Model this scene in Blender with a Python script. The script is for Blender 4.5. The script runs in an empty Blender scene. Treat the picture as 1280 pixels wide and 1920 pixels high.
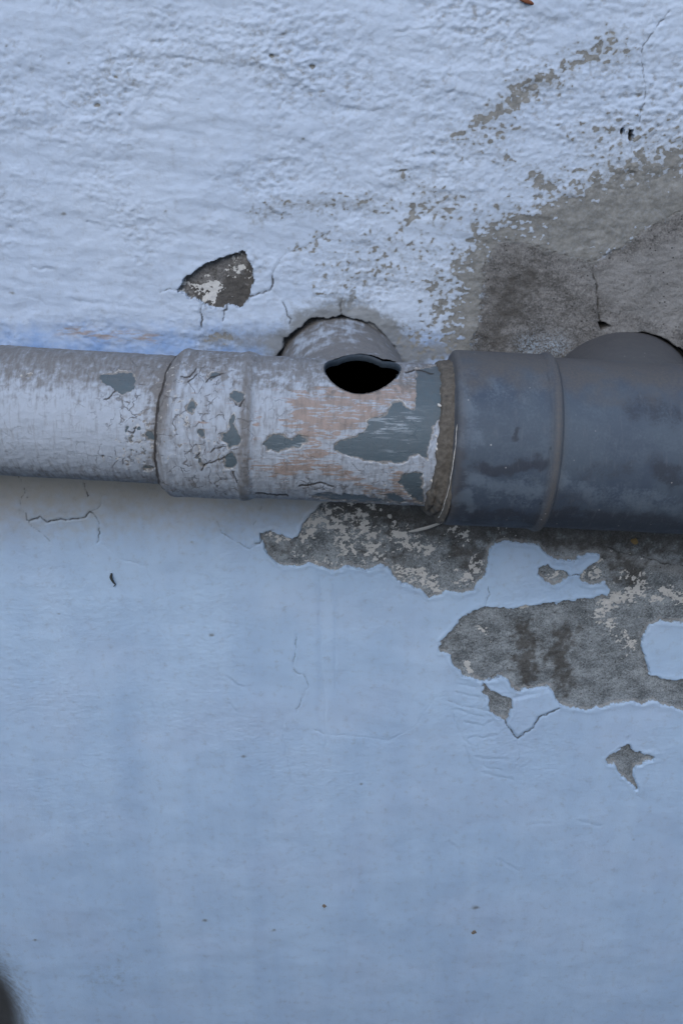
import bpy, math, random
import numpy as np
from mathutils import Vector

# ---------------------------------------------------------------- camera, sky, sun, exposure
sc = bpy.context.scene
FPX = 2000.0                       # focal length in pixels of a 1280 x 1920 picture
PITCH = math.radians(27.0)
CAM = np.array([0.0, -0.867, 1.322])
cam_data = bpy.data.cameras.new('camera')
cam_data.sensor_fit = 'HORIZONTAL'
cam_data.sensor_width = 36.0
cam_data.lens = 36.0 * FPX / 1280.0
cam_data.clip_start = 0.02
cam_data.clip_end = 500.0
cam = bpy.data.objects.new('camera', cam_data)
sc.collection.objects.link(cam)
cam.location = CAM
cam.rotation_euler = (math.pi / 2 - PITCH, 0, 0)
sc.camera = cam

SUN_EL, SUN_AZ = math.radians(38), math.radians(190)     # azimuth clockwise from +Y
world = bpy.data.worlds.new('World')
sc.world = world
world.use_nodes = True
wn = world.node_tree
wn.nodes.clear()
w_out = wn.nodes.new('ShaderNodeOutputWorld')
w_bg = wn.nodes.new('ShaderNodeBackground')
w_sky = wn.nodes.new('ShaderNodeTexSky')
w_sky.sky_type = 'NISHITA'
w_sky.sun_disc = False
w_sky.sun_elevation = SUN_EL
w_sky.sun_rotation = SUN_AZ
w_bg.inputs['Strength'].default_value = 0.15
wn.links.new(w_sky.outputs[0], w_bg.inputs[0])
wn.links.new(w_bg.outputs[0], w_out.inputs[0])

sun_data = bpy.data.lights.new('sun', 'SUN')
sun_data.energy = 0.78
sun_data.angle = math.radians(38)
sun_data.color = (1.0, 0.985, 0.96)
sun = bpy.data.objects.new('sun', sun_data)
sc.collection.objects.link(sun)
sd = Vector((math.sin(SUN_AZ) * math.cos(SUN_EL), math.cos(SUN_AZ) * math.cos(SUN_EL), math.sin(SUN_EL)))
sun.rotation_euler = sd.to_track_quat('Z', 'Y').to_euler()
sun.location = sd * 20

sc.cycles.max_bounces = 5
sc.cycles.diffuse_bounces = 3
sc.cycles.caustics_reflective = False
sc.cycles.caustics_refractive = False
sc.view_settings.view_transform = 'Standard'
sc.view_settings.look = 'None'
sc.view_settings.exposure = 0.55
sc.view_settings.gamma = 1.0

# ---------------------------------------------------------------- numeric helpers
FWD = np.array([0, math.cos(PITCH), -math.sin(PITCH)])
UPV = np.array([0, math.sin(PITCH), math.cos(PITCH)])
rng = np.random.default_rng(11)
random.seed(4)


def P(px, py, y):
    """the point of the plane y = const that a picture position was measured at"""
    d = FWD + (px - 640) / FPX * np.array([1.0, 0, 0]) + (960 - py) / FPX * UPV
    t = (y - CAM[1]) / d[1]
    return CAM + t * d


def to_px(X, Y, Z):
    rx, ry, rz = X - CAM[0], Y - CAM[1], Z - CAM[2]
    zc = np.maximum(ry * FWD[1] + rz * FWD[2], 0.05)
    yc = ry * UPV[1] + rz * UPV[2]
    return 640 + FPX * rx / zc, 960 - FPX * yc / zc


_G = {}


def pnoise(x, y, seed=0):
    if seed not in _G:
        r = np.random.default_rng(1000 + seed)
        a = r.random(65536) * 2 * np.pi
        _G[seed] = (np.cos(a).astype(np.float32) * 1.5, np.sin(a).astype(np.float32) * 1.5)
    gx, gy = _G[seed]
    x, y = np.broadcast_arrays(np.asarray(x), np.asarray(y))
    fxi, fyi = np.floor(x), np.floor(y)
    xi = fxi.astype(np.int32) & 255
    yi = (fyi.astype(np.int32) & 255) << 8
    fx, fy = (x - fxi).astype(np.float32), (y - fyi).astype(np.float32)
    x1, y1 = (xi + 1) & 255, (yi + 256) & 65535
    u = fx * fx * fx * (fx * (fx * 6 - 15) + 10)
    v = fy * fy * fy * (fy * (fy * 6 - 15) + 10)
    fx1, fy1 = fx - 1, fy - 1
    k = yi + xi
    a = gx[k] * fx + gy[k] * fy
    k = yi + x1
    a += u * (gx[k] * fx1 + gy[k] * fy - a)
    k = y1 + xi
    b = gx[k] * fx + gy[k] * fy1
    k = y1 + x1
    b += u * (gx[k] * fx1 + gy[k] * fy1 - b)
    return a + v * (b - a)


def fbm(x, y, seed=0, octv=4, gain=0.5):
    s, a = 0, 1.0
    for o in range(octv):
        s = s + a * pnoise(x * 2 ** o + 17.3 * o, y * 2 ** o + 9.1 * o, seed + o)
        a *= gain
    return s


def sstep(a, b, x):
    t = np.clip((x - a) / (b - a), 0, 1)
    return t * t * (3 - 2 * t)


def seg_dist(u, v, a, b):
    ax, ay = a
    bx, by = b
    dx, dy = bx - ax, by - ay
    l2 = dx * dx + dy * dy + 1e-9
    t = np.clip(((u - ax) * dx + (v - ay) * dy) / l2, 0, 1)
    return np.hypot(u - ax - t * dx, v - ay - t * dy)


def poly_sd(u, v, pts, margin=40.0):
    """signed distance in picture units, positive inside"""
    out = np.full(u.shape, -margin)
    xs = [p[0] for p in pts]
    ys = [p[1] for p in pts]
    m = (u > min(xs) - margin) & (u < max(xs) + margin) & (v > min(ys) - margin) & (v < max(ys) + margin)
    if not m.any():
        return out
    uu, vv = u[m], v[m]
    d = np.full(uu.shape, 1e9)
    ins = np.zeros(uu.shape, bool)
    n = len(pts)
    for i in range(n):
        a, b = pts[i], pts[(i + 1) % n]
        d = np.minimum(d, seg_dist(uu, vv, a, b))
        if a[1] != b[1]:
            c = ((a[1] > vv) != (b[1] > vv)) & (uu < (b[0] - a[0]) * (vv - a[1]) / (b[1] - a[1]) + a[0])
            ins ^= c
    out[m] = np.clip(np.where(ins, d, -d), -margin, margin * 3)
    return out


def line_d(u, v, pts, margin=60.0):
    out = np.full(u.shape, margin)
    xs = [p[0] for p in pts]
    ys = [p[1] for p in pts]
    m = (u > min(xs) - margin) & (u < max(xs) + margin) & (v > min(ys) - margin) & (v < max(ys) + margin)
    if not m.any():
        return out
    uu, vv = u[m], v[m]
    d = np.full(uu.shape, margin)
    for a, b in zip(pts[:-1], pts[1:]):
        d = np.minimum(d, seg_dist(uu, vv, a, b))
    out[m] = d
    return out


def jag(pts, amp, step, seed):
    """subdivide a polyline and jitter it so that it wanders like a crack"""
    r = random.Random(seed)
    out = [pts[0]]
    for a, b in zip(pts[:-1], pts[1:]):
        L = math.hypot(b[0] - a[0], b[1] - a[1])
        n = max(1, int(L / step))
        for k in range(1, n + 1):
            t = k / n
            j = amp if k < n else 0
            out.append((a[0] + (b[0] - a[0]) * t + r.uniform(-j, j), a[1] + (b[1] - a[1]) * t + r.uniform(-j, j)))
    return out


# ---------------------------------------------------------------- scene helpers
def tag(o, label=None, cat=None, group=None, kind=None):
    if label: o['label'] = label
    if cat: o['category'] = cat
    if group: o['group'] = group
    if kind: o['kind'] = kind
    return o


def empty(name, loc, label, cat, group=None):
    o = bpy.data.objects.new(name, None)
    o.empty_display_size = 0.02
    o.location = loc
    sc.collection.objects.link(o)
    return tag(o, label, cat, group)


def link_mesh(name, co, faces, mat, parent=None, attrs=None, smooth=True):
    """co (n,3) array, faces (m,k) int array"""
    co = np.asarray(co, np.float32)
    if parent is not None:
        co = co - np.array(parent.location, np.float32)
    faces = np.asarray(faces, np.int32)
    k = faces.shape[1]
    me = bpy.data.meshes.new(name)
    me.vertices.add(len(co))
    me.vertices.foreach_set('co', co.ravel())
    me.loops.add(faces.size)
    me.loops.foreach_set('vertex_index', faces.ravel())
    me.polygons.add(len(faces))
    me.polygons.foreach_set('loop_start', np.arange(0, faces.size, k, dtype=np.int32))
    me.update(calc_edges=True)
    me.validate()
    if smooth:
        me.polygons.foreach_set('use_smooth', np.ones(len(me.polygons), bool))
    for n, a in (attrs or {}).items():
        at = me.attributes.new(n, 'FLOAT', 'POINT')
        at.data.foreach_set('value', np.asarray(a, np.float32))
    me.materials.append(mat)
    o = bpy.data.objects.new(name, me)
    sc.collection.objects.link(o)
    if parent is not None:
        o.parent = parent
    return o


def grid_faces(nr, nc, wrap=False):
    i = np.arange(nr - 1)[:, None]
    j = np.arange(nc if wrap else nc - 1)[None, :]
    j2 = (j + 1) % nc
    f = np.stack([i * nc + j, i * nc + j2, (i + 1) * nc + j2, (i + 1) * nc + j], -1)
    return f.reshape(-1, 4)


def link_part(name, co, faces, attrs, mat, parent):
    used = np.unique(faces)
    remap = np.zeros(len(co), np.int32)
    remap[used] = np.arange(len(used))
    return link_mesh(name, co[used], remap[faces], mat, parent, {k: a[used] for k, a in attrs.items()})


# ---------------------------------------------------------------- node helpers
class NT:
    def __init__(self, name):
        self.m = bpy.data.materials.new(name)
        self.m.use_nodes = True
        self.t = self.m.node_tree
        self.t.nodes.clear()
        self.out = self.t.nodes.new('ShaderNodeOutputMaterial')
        self.b = self.t.nodes.new('ShaderNodeBsdfPrincipled')
        self.t.links.new(self.b.outputs[0], self.out.inputs[0])
        self.co = self.t.nodes.new('ShaderNodeTexCoord').outputs['Object']

    def _set(self, sock, v):
        if isinstance(v, bpy.types.NodeSocket):
            self.t.links.new(v, sock)
        elif isinstance(v, tuple) and len(v) == 3 and sock.type == 'RGBA':
            sock.default_value = (*v, 1)
        else:
            sock.default_value = v

    def attr(self, n):
        a = self.t.nodes.new('ShaderNodeAttribute')
        a.attribute_name = n
        return a.outputs['Fac']

    def scaled(self, s):
        m = self.t.nodes.new('ShaderNodeMapping')
        m.inputs['Scale'].default_value = s
        self.t.links.new(self.co, m.inputs['Vector'])
        return m.outputs[0]

    def noise(self, scale, detail=4, rough=0.6, vec=None, dist=0.0):
        n = self.t.nodes.new('ShaderNodeTexNoise')
        n.inputs['Scale'].default_value = scale
        n.inputs['Detail'].default_value = detail
        n.inputs['Roughness'].default_value = rough
        n.inputs['Distortion'].default_value = dist
        self.t.links.new(vec or self.co, n.inputs['Vector'])
        return n.outputs['Fac']

    def voro(self, scale, vec=None):
        n = self.t.nodes.new('ShaderNodeTexVoronoi')
        n.inputs['Scale'].default_value = scale
        self.t.links.new(vec or self.co, n.inputs['Vector'])
        return n.outputs['Distance']

    def math(self, op, a, b=0.0, c=0.0):
        n = self.t.nodes.new('ShaderNodeMath')
        n.operation = op
        self._set(n.inputs[0], a)
        self._set(n.inputs[1], b)
        self._set(n.inputs[2], c)
        return n.outputs[0]

    def add(self, a, b): return self.math('ADD', a, b)
    def mul(self, a, b): return self.math('MULTIPLY', a, b)

    def step(self, a, b, x, o0=0.0, o1=1.0):
        n = self.t.nodes.new('ShaderNodeMapRange')
        n.interpolation_type = 'SMOOTHSTEP'
        self._set(n.inputs['Value'], x)
        n.inputs['From Min'].default_value = a
        n.inputs['From Max'].default_value = b
        n.inputs['To Min'].default_value = o0
        n.inputs['To Max'].default_value = o1
        return n.outputs[0]

    def mix(self, f, a, b):
        n = self.t.nodes.new('ShaderNodeMix')
        n.data_type = 'RGBA'
        self._set(n.inputs[0], f)
        self._set(n.inputs[6], a)
        self._set(n.inputs[7], b)
        return n.outputs[2]

    def fin(self, col, rough=0.8, height=None, dist=0.001, spec=0.3, strength=1.0):
        self._set(self.b.inputs['Base Color'], col)
        self._set(self.b.inputs['Roughness'], rough)
        self.b.inputs['Specular IOR Level'].default_value = spec
        if height is not None:
            bp = self.t.nodes.new('ShaderNodeBump')
            bp.inputs['Distance'].default_value = dist
            bp.inputs['Strength'].default_value = strength
            self.t.links.new(height, bp.inputs['Height'])
            self.t.links.new(bp.outputs[0], self.b.inputs['Normal'])
        return self.m


def plain(name, col, rough=0.7, var=0.25, scale=300, spec=0.3):
    n = NT(name)
    f = n.noise(scale, 3)
    dk = tuple(c * (1 - var) for c in col)
    lt = tuple(min(1, c * (1 + var)) for c in col)
    return n.fin(n.mix(f, dk, lt), rough, f, 0.0004, spec)


# ---------------------------------------------------------------- wall material
def wall_material():
    n = NT('wall_paint_and_concrete')
    bare, wear, white = n.attr('bare'), n.attr('wear'), n.attr('white')
    dirt, crack, lower = n.attr('dirt'), n.attr('crack'), n.attr('lower')
    blue, damp, rust, skim = n.attr('blue'), n.attr('damp'), n.attr('rust'), n.attr('skim')
    mid, big, vst, n45, low = n.attr('n_mid'), n.attr('n_big'), n.attr('n_vst'), n.attr('n_coarse'), n.attr('lows')
    fine = n.noise(700, 3, 0.65)
    lace = n.noise(420, 3, 0.7)
    f0, l0, m0 = n.add(fine, -0.5), n.add(lace, -0.5), n.add(mid, -0.5)
    # painted coat
    up = n.mix(big, (0.455, 0.548, 0.680), (0.535, 0.622, 0.738))
    lo = n.mix(n.step(0.15, 0.85, vst), (0.418, 0.580, 0.790), (0.500, 0.668, 0.870))
    lo = n.mix(n.step(0.35, 0.85, big, 0.0, 0.22), lo, (0.56, 0.64, 0.80))
    paint = n.mix(lower, up, lo)
    paint = n.mix(n.mul(n.step(0.25, 0.85, mid, 0.0, 0.16), n.step(0.0, 1.0, lower, 1.0, 0.35)), paint, (0.40, 0.44, 0.49))
    paint = n.mix(n.mul(low, n.step(0.35, 0.65, lace, 0.25, 0.75)), paint, (0.27, 0.285, 0.30))
    paint = n.mix(n.mul(blue, n.step(0.1, 0.75, n45, 0.35, 1.0)), paint, (0.215, 0.355, 0.620))
    paint = n.mix(n.mul(rust, n.step(0.42, 0.62, n.noise(150, 4, 0.65, n.scaled((0.35, 1, 1.6))))), paint, (0.34, 0.30, 0.29))
    dn = n.step(0.0, 0.75, n.add(dirt, n.add(n.mul(m0, 0.6), n.mul(l0, 0.5))))
    paint = n.mix(n.attr('grime_shade'), paint, (0.43, 0.385, 0.305))
    paint = n.mix(n.mul(dn, 0.8), paint, (0.175, 0.175, 0.160))
    # grey skim showing through the rubbed paint
    wf = n.step(-0.05, 0.07, n.add(wear, n.add(n.mul(l0, 0.75), n.mul(f0, 0.25))))
    skc = n.mix(n.step(0.2, 0.8, n.add(n.mul(fine, 0.5), n.mul(mid, 0.5))), (0.155, 0.156, 0.145), (0.275, 0.275, 0.258))
    paint = n.mix(n.step(-0.62, 0.05, n.add(wear, n.mul(l0, 0.6)), 0.0, 0.42), paint, skc)
    paint = n.mix(n.mul(wf, n.step(0.2, 0.6, lace, 0.72, 1.0)), paint, skc)
    # bare concrete
    g = n.add(n.add(n.mul(fine, 0.45), n.mul(lace, 0.30)), n.mul(n45, 0.25))
    con = n.mix(n.step(0.34, 0.66, g), (0.085, 0.083, 0.080), (0.262, 0.258, 0.252))
    con = n.mix(n.mul(lower, 0.8), con, n.mix(n.step(0.36, 0.64, g), (0.118, 0.138, 0.150), (0.410, 0.465, 0.500)))
    con = n.mix(n.mul(skim, 0.75), con, n.mix(g, (0.13, 0.132, 0.13), (0.37, 0.37, 0.365)))
    con = n.mix(n.mul(n.step(0.10, 0.25, n.voro(260), 1.0, 0.0), n.step(0.45, 0.65, mid)), con, (0.045, 0.044, 0.042))
    dm = n.step(0.05, 0.85, n.add(damp, n.add(n.mul(m0, 1.0), n.mul(l0, 0.9))))
    con = n.mix(n.mul(dm, 0.82), con, n.mix(g, (0.032, 0.030, 0.027), (0.125, 0.118, 0.108)))
    wm = n.step(-0.05, 0.09, n.add(white, n.add(n.mul(l0, 1.0), n.mul(f0, 0.5))))
    con = n.mix(wm, con, n.mix(fine, (0.46, 0.46, 0.44), (0.74, 0.74, 0.72)))
    con = n.mix(n.mul(n.mul(blue, 0.6), n.step(0.42, 0.6, fine)), con, (0.33, 0.43, 0.53))
    # a rim of older coats left standing along the edge
    rim = n.mul(n.step(0.0, 1.0, bare), n.step(1.5, 4.0, n.add(bare, n.mul(m0, -9.0)), 1.0, 0.0))
    con = n.mix(n.mul(n.mul(rim, lower), 0.7), con, n.mix(lace, (0.22, 0.225, 0.225), (0.44, 0.45, 0.45)))
    soft = n.step(-7.0, 9.0, n.add(bare, n.add(n.mul(l0, 16.0), n.mul(m0, 14.0))))
    hard = n.step(-0.5, 0.5, n.add(bare, n.mul(l0, 2.5)))
    sm = n.attr('smear')
    col = n.mix(n.add(n.mul(soft, sm), n.mul(hard, n.add(1.0, n.mul(sm, -1.0)))), paint, con)
    col = n.mix(n.mul(n.step(0.12, 0.85, crack), 0.84), col, (0.036, 0.034, 0.031))
    rough = n.step(-0.5, 0.5, bare, 0.6, 0.95)
    hb = n.add(n.mul(fine, n.step(-0.5, 0.5, bare, 0.22, 0.8)), n.mul(lace, n.step(-0.5, 0.5, bare, 0.30, 0.9)))
    return n.fin(col, rough, hb, 0.0011, 0.25, 0.85)


# ---------------------------------------------------------------- where the coat has come off
BARE = {
    'chip': ([(332, 543), (345, 525), (372, 502), (400, 488), (435, 478), (455, 470), (460, 474), (463, 492), (470, 505),
              (475, 525), (470, 540), (466, 560), (455, 575), (430, 572), (418, 579), (400, 577), (385, 570), (368, 562), (350, 556)],
             'dark triangular chip with white flecks in the upper paint'),
    'strip': ([(487, 1000), (495, 1030), (510, 1050), (530, 1062), (560, 1063), (580, 1055), (600, 1062), (620, 1072), (650, 1064),
               (670, 1064), (687, 1072), (700, 1065), (715, 1060), (730, 1070), (745, 1090), (770, 1100), (790, 1110), (805, 1122),
               (828, 1115), (835, 1107), (860, 1115), (885, 1107), (905, 1085), (915, 1060), (915, 1032), (930, 1020), (950, 1015),
               (985, 1019), (1010, 1025), (1025, 1040), (1040, 1050), (1075, 1053), (1100, 1040), (1120, 1040), (1127, 1050),
               (1115, 1055), (1100, 1065), (1085, 1080), (1090, 1092), (1110, 1098), (1135, 1092), (1142, 1110), (1140, 1118),
               (1100, 1122), (1050, 1130), (1000, 1135), (960, 1140), (920, 1140), (905, 1140), (890, 1143), (865, 1160), (845, 1185),
               (825, 1205), (822, 1222), (845, 1230), (850, 1250), (868, 1268), (905, 1278), (925, 1275), (940, 1268), (950, 1275),
               (965, 1298), (990, 1293), (1030, 1290), (1038, 1300), (1045, 1318), (1065, 1330), (1110, 1332), (1150, 1322),
               (1180, 1317), (1205, 1320), (1225, 1315), (1240, 1322), (1285, 1335), (1380, 1310), (1470, 1240), (1500, 1130),
               (1540, 1000), (1560, 850), (1300, 800), (900, 800), (700, 830), (640, 900), (620, 938), (600, 948), (585, 962), (570, 982),
               (563, 1000), (548, 1012), (530, 1005), (510, 998)],
              'long bare concrete patch with peeling edges below the pipes'),
    'spot': ([(1010, 1068), (1025, 1060), (1040, 1070), (1060, 1070), (1065, 1080), (1055, 1090), (1040, 1098), (1025, 1092), (1012, 1080)],
             'small bare spot inside the paint tongue below the grey fitting'),
    'sliver': ([(905, 1280), (918, 1295), (940, 1305), (957, 1310), (958, 1330), (948, 1358), (938, 1350), (920, 1335), (915, 1325),
                (918, 1315), (905, 1300)], 'small pointed bare patch beside the loose paint flake'),
    'star': ([(1137, 1425), (1150, 1412), (1175, 1395), (1190, 1408), (1205, 1415), (1226, 1416), (1224, 1428), (1205, 1430),
              (1190, 1440), (1187, 1455), (1193, 1470), (1194, 1487), (1185, 1472), (1160, 1452), (1155, 1435), (1140, 1435)],
             'separate star-shaped bare patch low on the right'),
    'mortar': ([(880, 655), (893, 620), (903, 560), (905, 500), (925, 470), (935, 455), (960, 450), (1000, 460), (1060, 480), (1110, 492),
                (1130, 480), (1170, 462), (1215, 425), (1290, 390), (1400, 380), (1520, 420), (1580, 560), (1560, 760), (1250, 800),
                (900, 780), (860, 730)], 'broad bare mortar patch above the grey fitting'),
    'plug_hole': ([(1164, 240), (1169, 239), (1170, 246), (1167, 254), (1163, 250)], 'left of two small holes in the upper paint'),
    'plug_hole_b': ([(1180, 243), (1186, 243), (1187, 256), (1184, 266), (1179, 262), (1178, 250)], 'right of two small holes in the upper paint'),
}
ISLAND = [(1218, 1175), (1240, 1165), (1275, 1170), (1340, 1160), (1400, 1190), (1390, 1265), (1340, 1285), (1280, 1275), (1260, 1275),
          (1240, 1272), (1217, 1268), (1212, 1240), (1203, 1215), (1203, 1195)]
CRACKS = [  # points, half width, strength
    ([(332, 543), (318, 541), (300, 548)], 1.5, .9), ([(380, 570), (376, 585), (380, 600), (378, 612)], 1.6, 1),
    ([(425, 572), (420, 590), (417, 602)], 1.7, 1),
    ([(468, 556), (480, 553), (492, 550), (505, 545), (511, 532), (510, 518)], 1.9, 1),
    ([(510, 518), (517, 500), (525, 485), (545, 472), (560, 467), (590, 452), (620, 430)], 1.5, .55),
    ([(511, 545), (522, 556), (530, 567)], 1.2, .45), ([(530, 567), (537, 582), (545, 598), (541, 612)], 1.5, .85), ([(505, 390), (515, 400), (522, 402)], 1.3, .7),
    ([(1110, 505), (1118, 530), (1121, 560), (1122, 585), (1127, 607)], 2.0, 1), ([(1090, 500), (1110, 505)], 1.3, .6),
    ([(1255, 20), (1230, 50), (1205, 85), (1203, 110), (1207, 140), (1210, 180), (1204, 200), (1198, 228)], 1.3, .75),
    ([(1183, 265), (1183, 312)], 1.2, .6),
    ([(32, 890), (48, 920), (38, 940), (45, 960), (58, 985)], 1.4, .7), ([(58, 975), (75, 968), (88, 980), (110, 975), (135, 973), (160, 970), (168, 960)], 1.6, .85),
    ([(168, 960), (187, 950), (192, 930)], 1.2, .5), ([(168, 960), (183, 975), (187, 1000), (182, 1018)], 1.6, .8),
    ([(58, 985), (80, 1000), (95, 1018)], 1.5, .6), ([(185, 1015), (230, 1050), (275, 1062), (283, 1090)], 1.3, .4),
    ([(158, 908), (165, 930)], 1.6, .9), ([(407, 978), (415, 1000), (440, 1015), (468, 1030), (485, 1018)], 1.3, .6),
    ([(470, 1030), (465, 1055)], 1.1, .35), ([(492, 950), (475, 990)], 1.2, .5), ([(300, 915), (295, 940)], 1.2, .4),
    ([(478, 1020), (490, 1015)], 1.5, .8),
    ([(555, 1190), (555, 1215), (550, 1240), (550, 1255), (572, 1270), (578, 1290), (565, 1310), (555, 1337)], 1.2, .6),
    ([(530, 1340), (532, 1390), (540, 1430), (546, 1470)], 1.1, .4), ([(590, 1370), (612, 1378), (613, 1395)], 1.1, .5),
    ([(612, 1378), (680, 1382), (730, 1390), (780, 1360), (815, 1308), (830, 1306)], 1.1, .35),
    ([(915, 1100), (918, 1115), (908, 1138)], 1.3, .7), ([(840, 1315), (865, 1325), (915, 1333)], 1.3, .5),
    ([(850, 1340), (860, 1375), (880, 1395), (890, 1410)], 1.3, .45), ([(948, 1356), (970, 1385), (1000, 1365), (1010, 1345), (1048, 1328)], 1.5, .9),
    ([(970, 1385), (972, 1410), (968, 1440)], 1.1, .45), ([(655, 1580), (660, 1620), (655, 1680), (648, 1710)], 1.1, .35),
    ([(935, 1810), (930, 1845), (915, 1880), (892, 1910)], 1.1, .3), ([(1190, 1484), (1200, 1496)], 1.1, .5), ([(1173, 1396), (1178, 1380)], 1.1, .5),
    ([(1120, 1022), (1160, 1040), (1200, 1045), (1240, 1060), (1290, 1066)], 1.6, .8), ([(1065, 1080), (1085, 1078)], 1.3, .8),
    ([(285, 1140), (300, 1180), (312, 1200)], 1.0, .3), ([(895, 1395), (900, 1420), (912, 1440), (940, 1445)], 1.1, .4),
    ([(905, 1278), (940, 1268)], 1.2, .7), ([(925, 1275), (960, 1300)], 1.0, .4), ([(490, 375), (520, 400), (545, 402)], 1.0, .5),
    ([(1226, 1418), (1245, 1428), (1262, 1420)], 1.0, .35), ([(640, 590), (640, 565), (645, 552)], 1.6, .8),
]
WRINKLE = [[(855, 1300), (905, 1308)], [(870, 1355), (905, 1362), (925, 1352)], [(862, 1285), (890, 1290)], [(850, 1330), (905, 1345)],
           [(880, 1385), (930, 1380)], [(890, 1420), (950, 1425)], [(870, 1400), (885, 1440)], [(905, 1450), (960, 1462)],
           [(1000, 1545), (1030, 1545)], [(840, 1580), (860, 1595)], [(935, 1612), (970, 1632)], [(1085, 1540), (1125, 1548)],
           [(600, 1080), (600, 1180), (608, 1300), (611, 1400)], [(626, 1090), (630, 1290)], [(425, 1270), (455, 1290)], [(430, 1320), (440, 1332)]]
GOUGE = [[(120, 155), (190, 118), (265, 105), (330, 108)], [(330, 108), (420, 122), (480, 122), (550, 133)], [(285, 78), (350, 77)],
         [(288, 180), (330, 188)], [(505, 172), (532, 188)], [(165, 415), (202, 430)], [(60, 262), (120, 268)], [(15, 215), (35, 220)],
         [(390, 115), (420, 120)], [(640, 200), (700, 210), (760, 190)], [(740, 60), (830, 50)], [(1130, 185), (1190, 178)],
         [(700, 330), (760, 320)], [(130, 560), (200, 570)], [(60, 500), (130, 512)], [(820, 180), (850, 172)]]
WEAR = [  # strokes of rubbed paint: points, width, amount
    ([(900, 228), (935, 205), (965, 186), (1000, 160)], 13, 1.05), ([(965, 168), (1000, 148), (1040, 150)], 14, .8),
    ([(1060, 128), (1095, 112), (1120, 100)], 8, .95), ([(1120, 95), (1150, 75)], 16, .75), ([(860, 252), (905, 225)], 14, .6),
    ([(1135, 120), (1165, 100)], 16, .5), ([(1060, 105), (1090, 96)], 9, .6), ([(1000, 325), (1010, 345), (1040, 350)], 11, .95),
    ([(760, 410), (790, 388), (815, 398), (850, 395)], 11, .85), ([(800, 360), (830, 375), (870, 372)], 12, .5),
    ([(740, 335), (765, 330)], 9, .55), ([(690, 512), (720, 505), (740, 508)], 9, .6), ([(815, 530), (830, 560), (815, 590)], 18, .75),
    ([(870, 490), (878, 540), (860, 590), (850, 640)], 22, 1.0), ([(905, 470), (892, 540), (885, 610), (870, 650)], 16, 1.4),
    ([(905, 450), (960, 425), (1030, 405)], 22, 1.0), ([(900, 430), (985, 400), (1060, 375)], 24, .62),
    ([(1030, 400), (1100, 370), (1180, 330), (1290, 300), (1450, 300)], 34, 1.05), ([(1060, 440), (1130, 420), (1230, 380), (1450, 350)], 60, 1.7),
    ([(940, 460), (1040, 470), (1110, 490)], 30, 1.3), ([(1090, 355), (1160, 320), (1280, 280)], 34, .62), ([(1100, 250), (1290, 262)], 26, .42),
    ([(600, 385), (660, 378), (730, 385)], 14, .36), ([(560, 470), (620, 440)], 10, .45), ([(480, 400), (520, 388), (560, 380)], 12, .3),
    ([(880, 262), (950, 240)], 22, .4), ([(940, 292), (950, 298)], 10, .6), ([(395, 632), (425, 630)], 8, .75), ([(650, 520), (720, 480), (800, 470)], 40, .28),
    ([(770, 640), (860, 640)], 26, .5), ([(1190, 1050), (1290, 1075)], 1, 0),
]


def stroke_sum(u, v, strokes):
    s = np.zeros_like(u)
    for pts, w, a in strokes:
        if a:
            d = line_d(u, v, pts, w * 3)
            s = np.maximum(s, a * (0.6 * np.exp(-(d / w) ** 2) + 0.4 * np.clip(1 - d / (2.6 * w), 0, 1)))
    return s


BRANCH_L = P(633, 713, 0.0)
BRANCH_R = P(1168, 764, 0.0)
R_L, R_R = 0.0550, 0.0664
PD = -0.100                                   # the pipes run 10 cm in front of the wall


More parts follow.
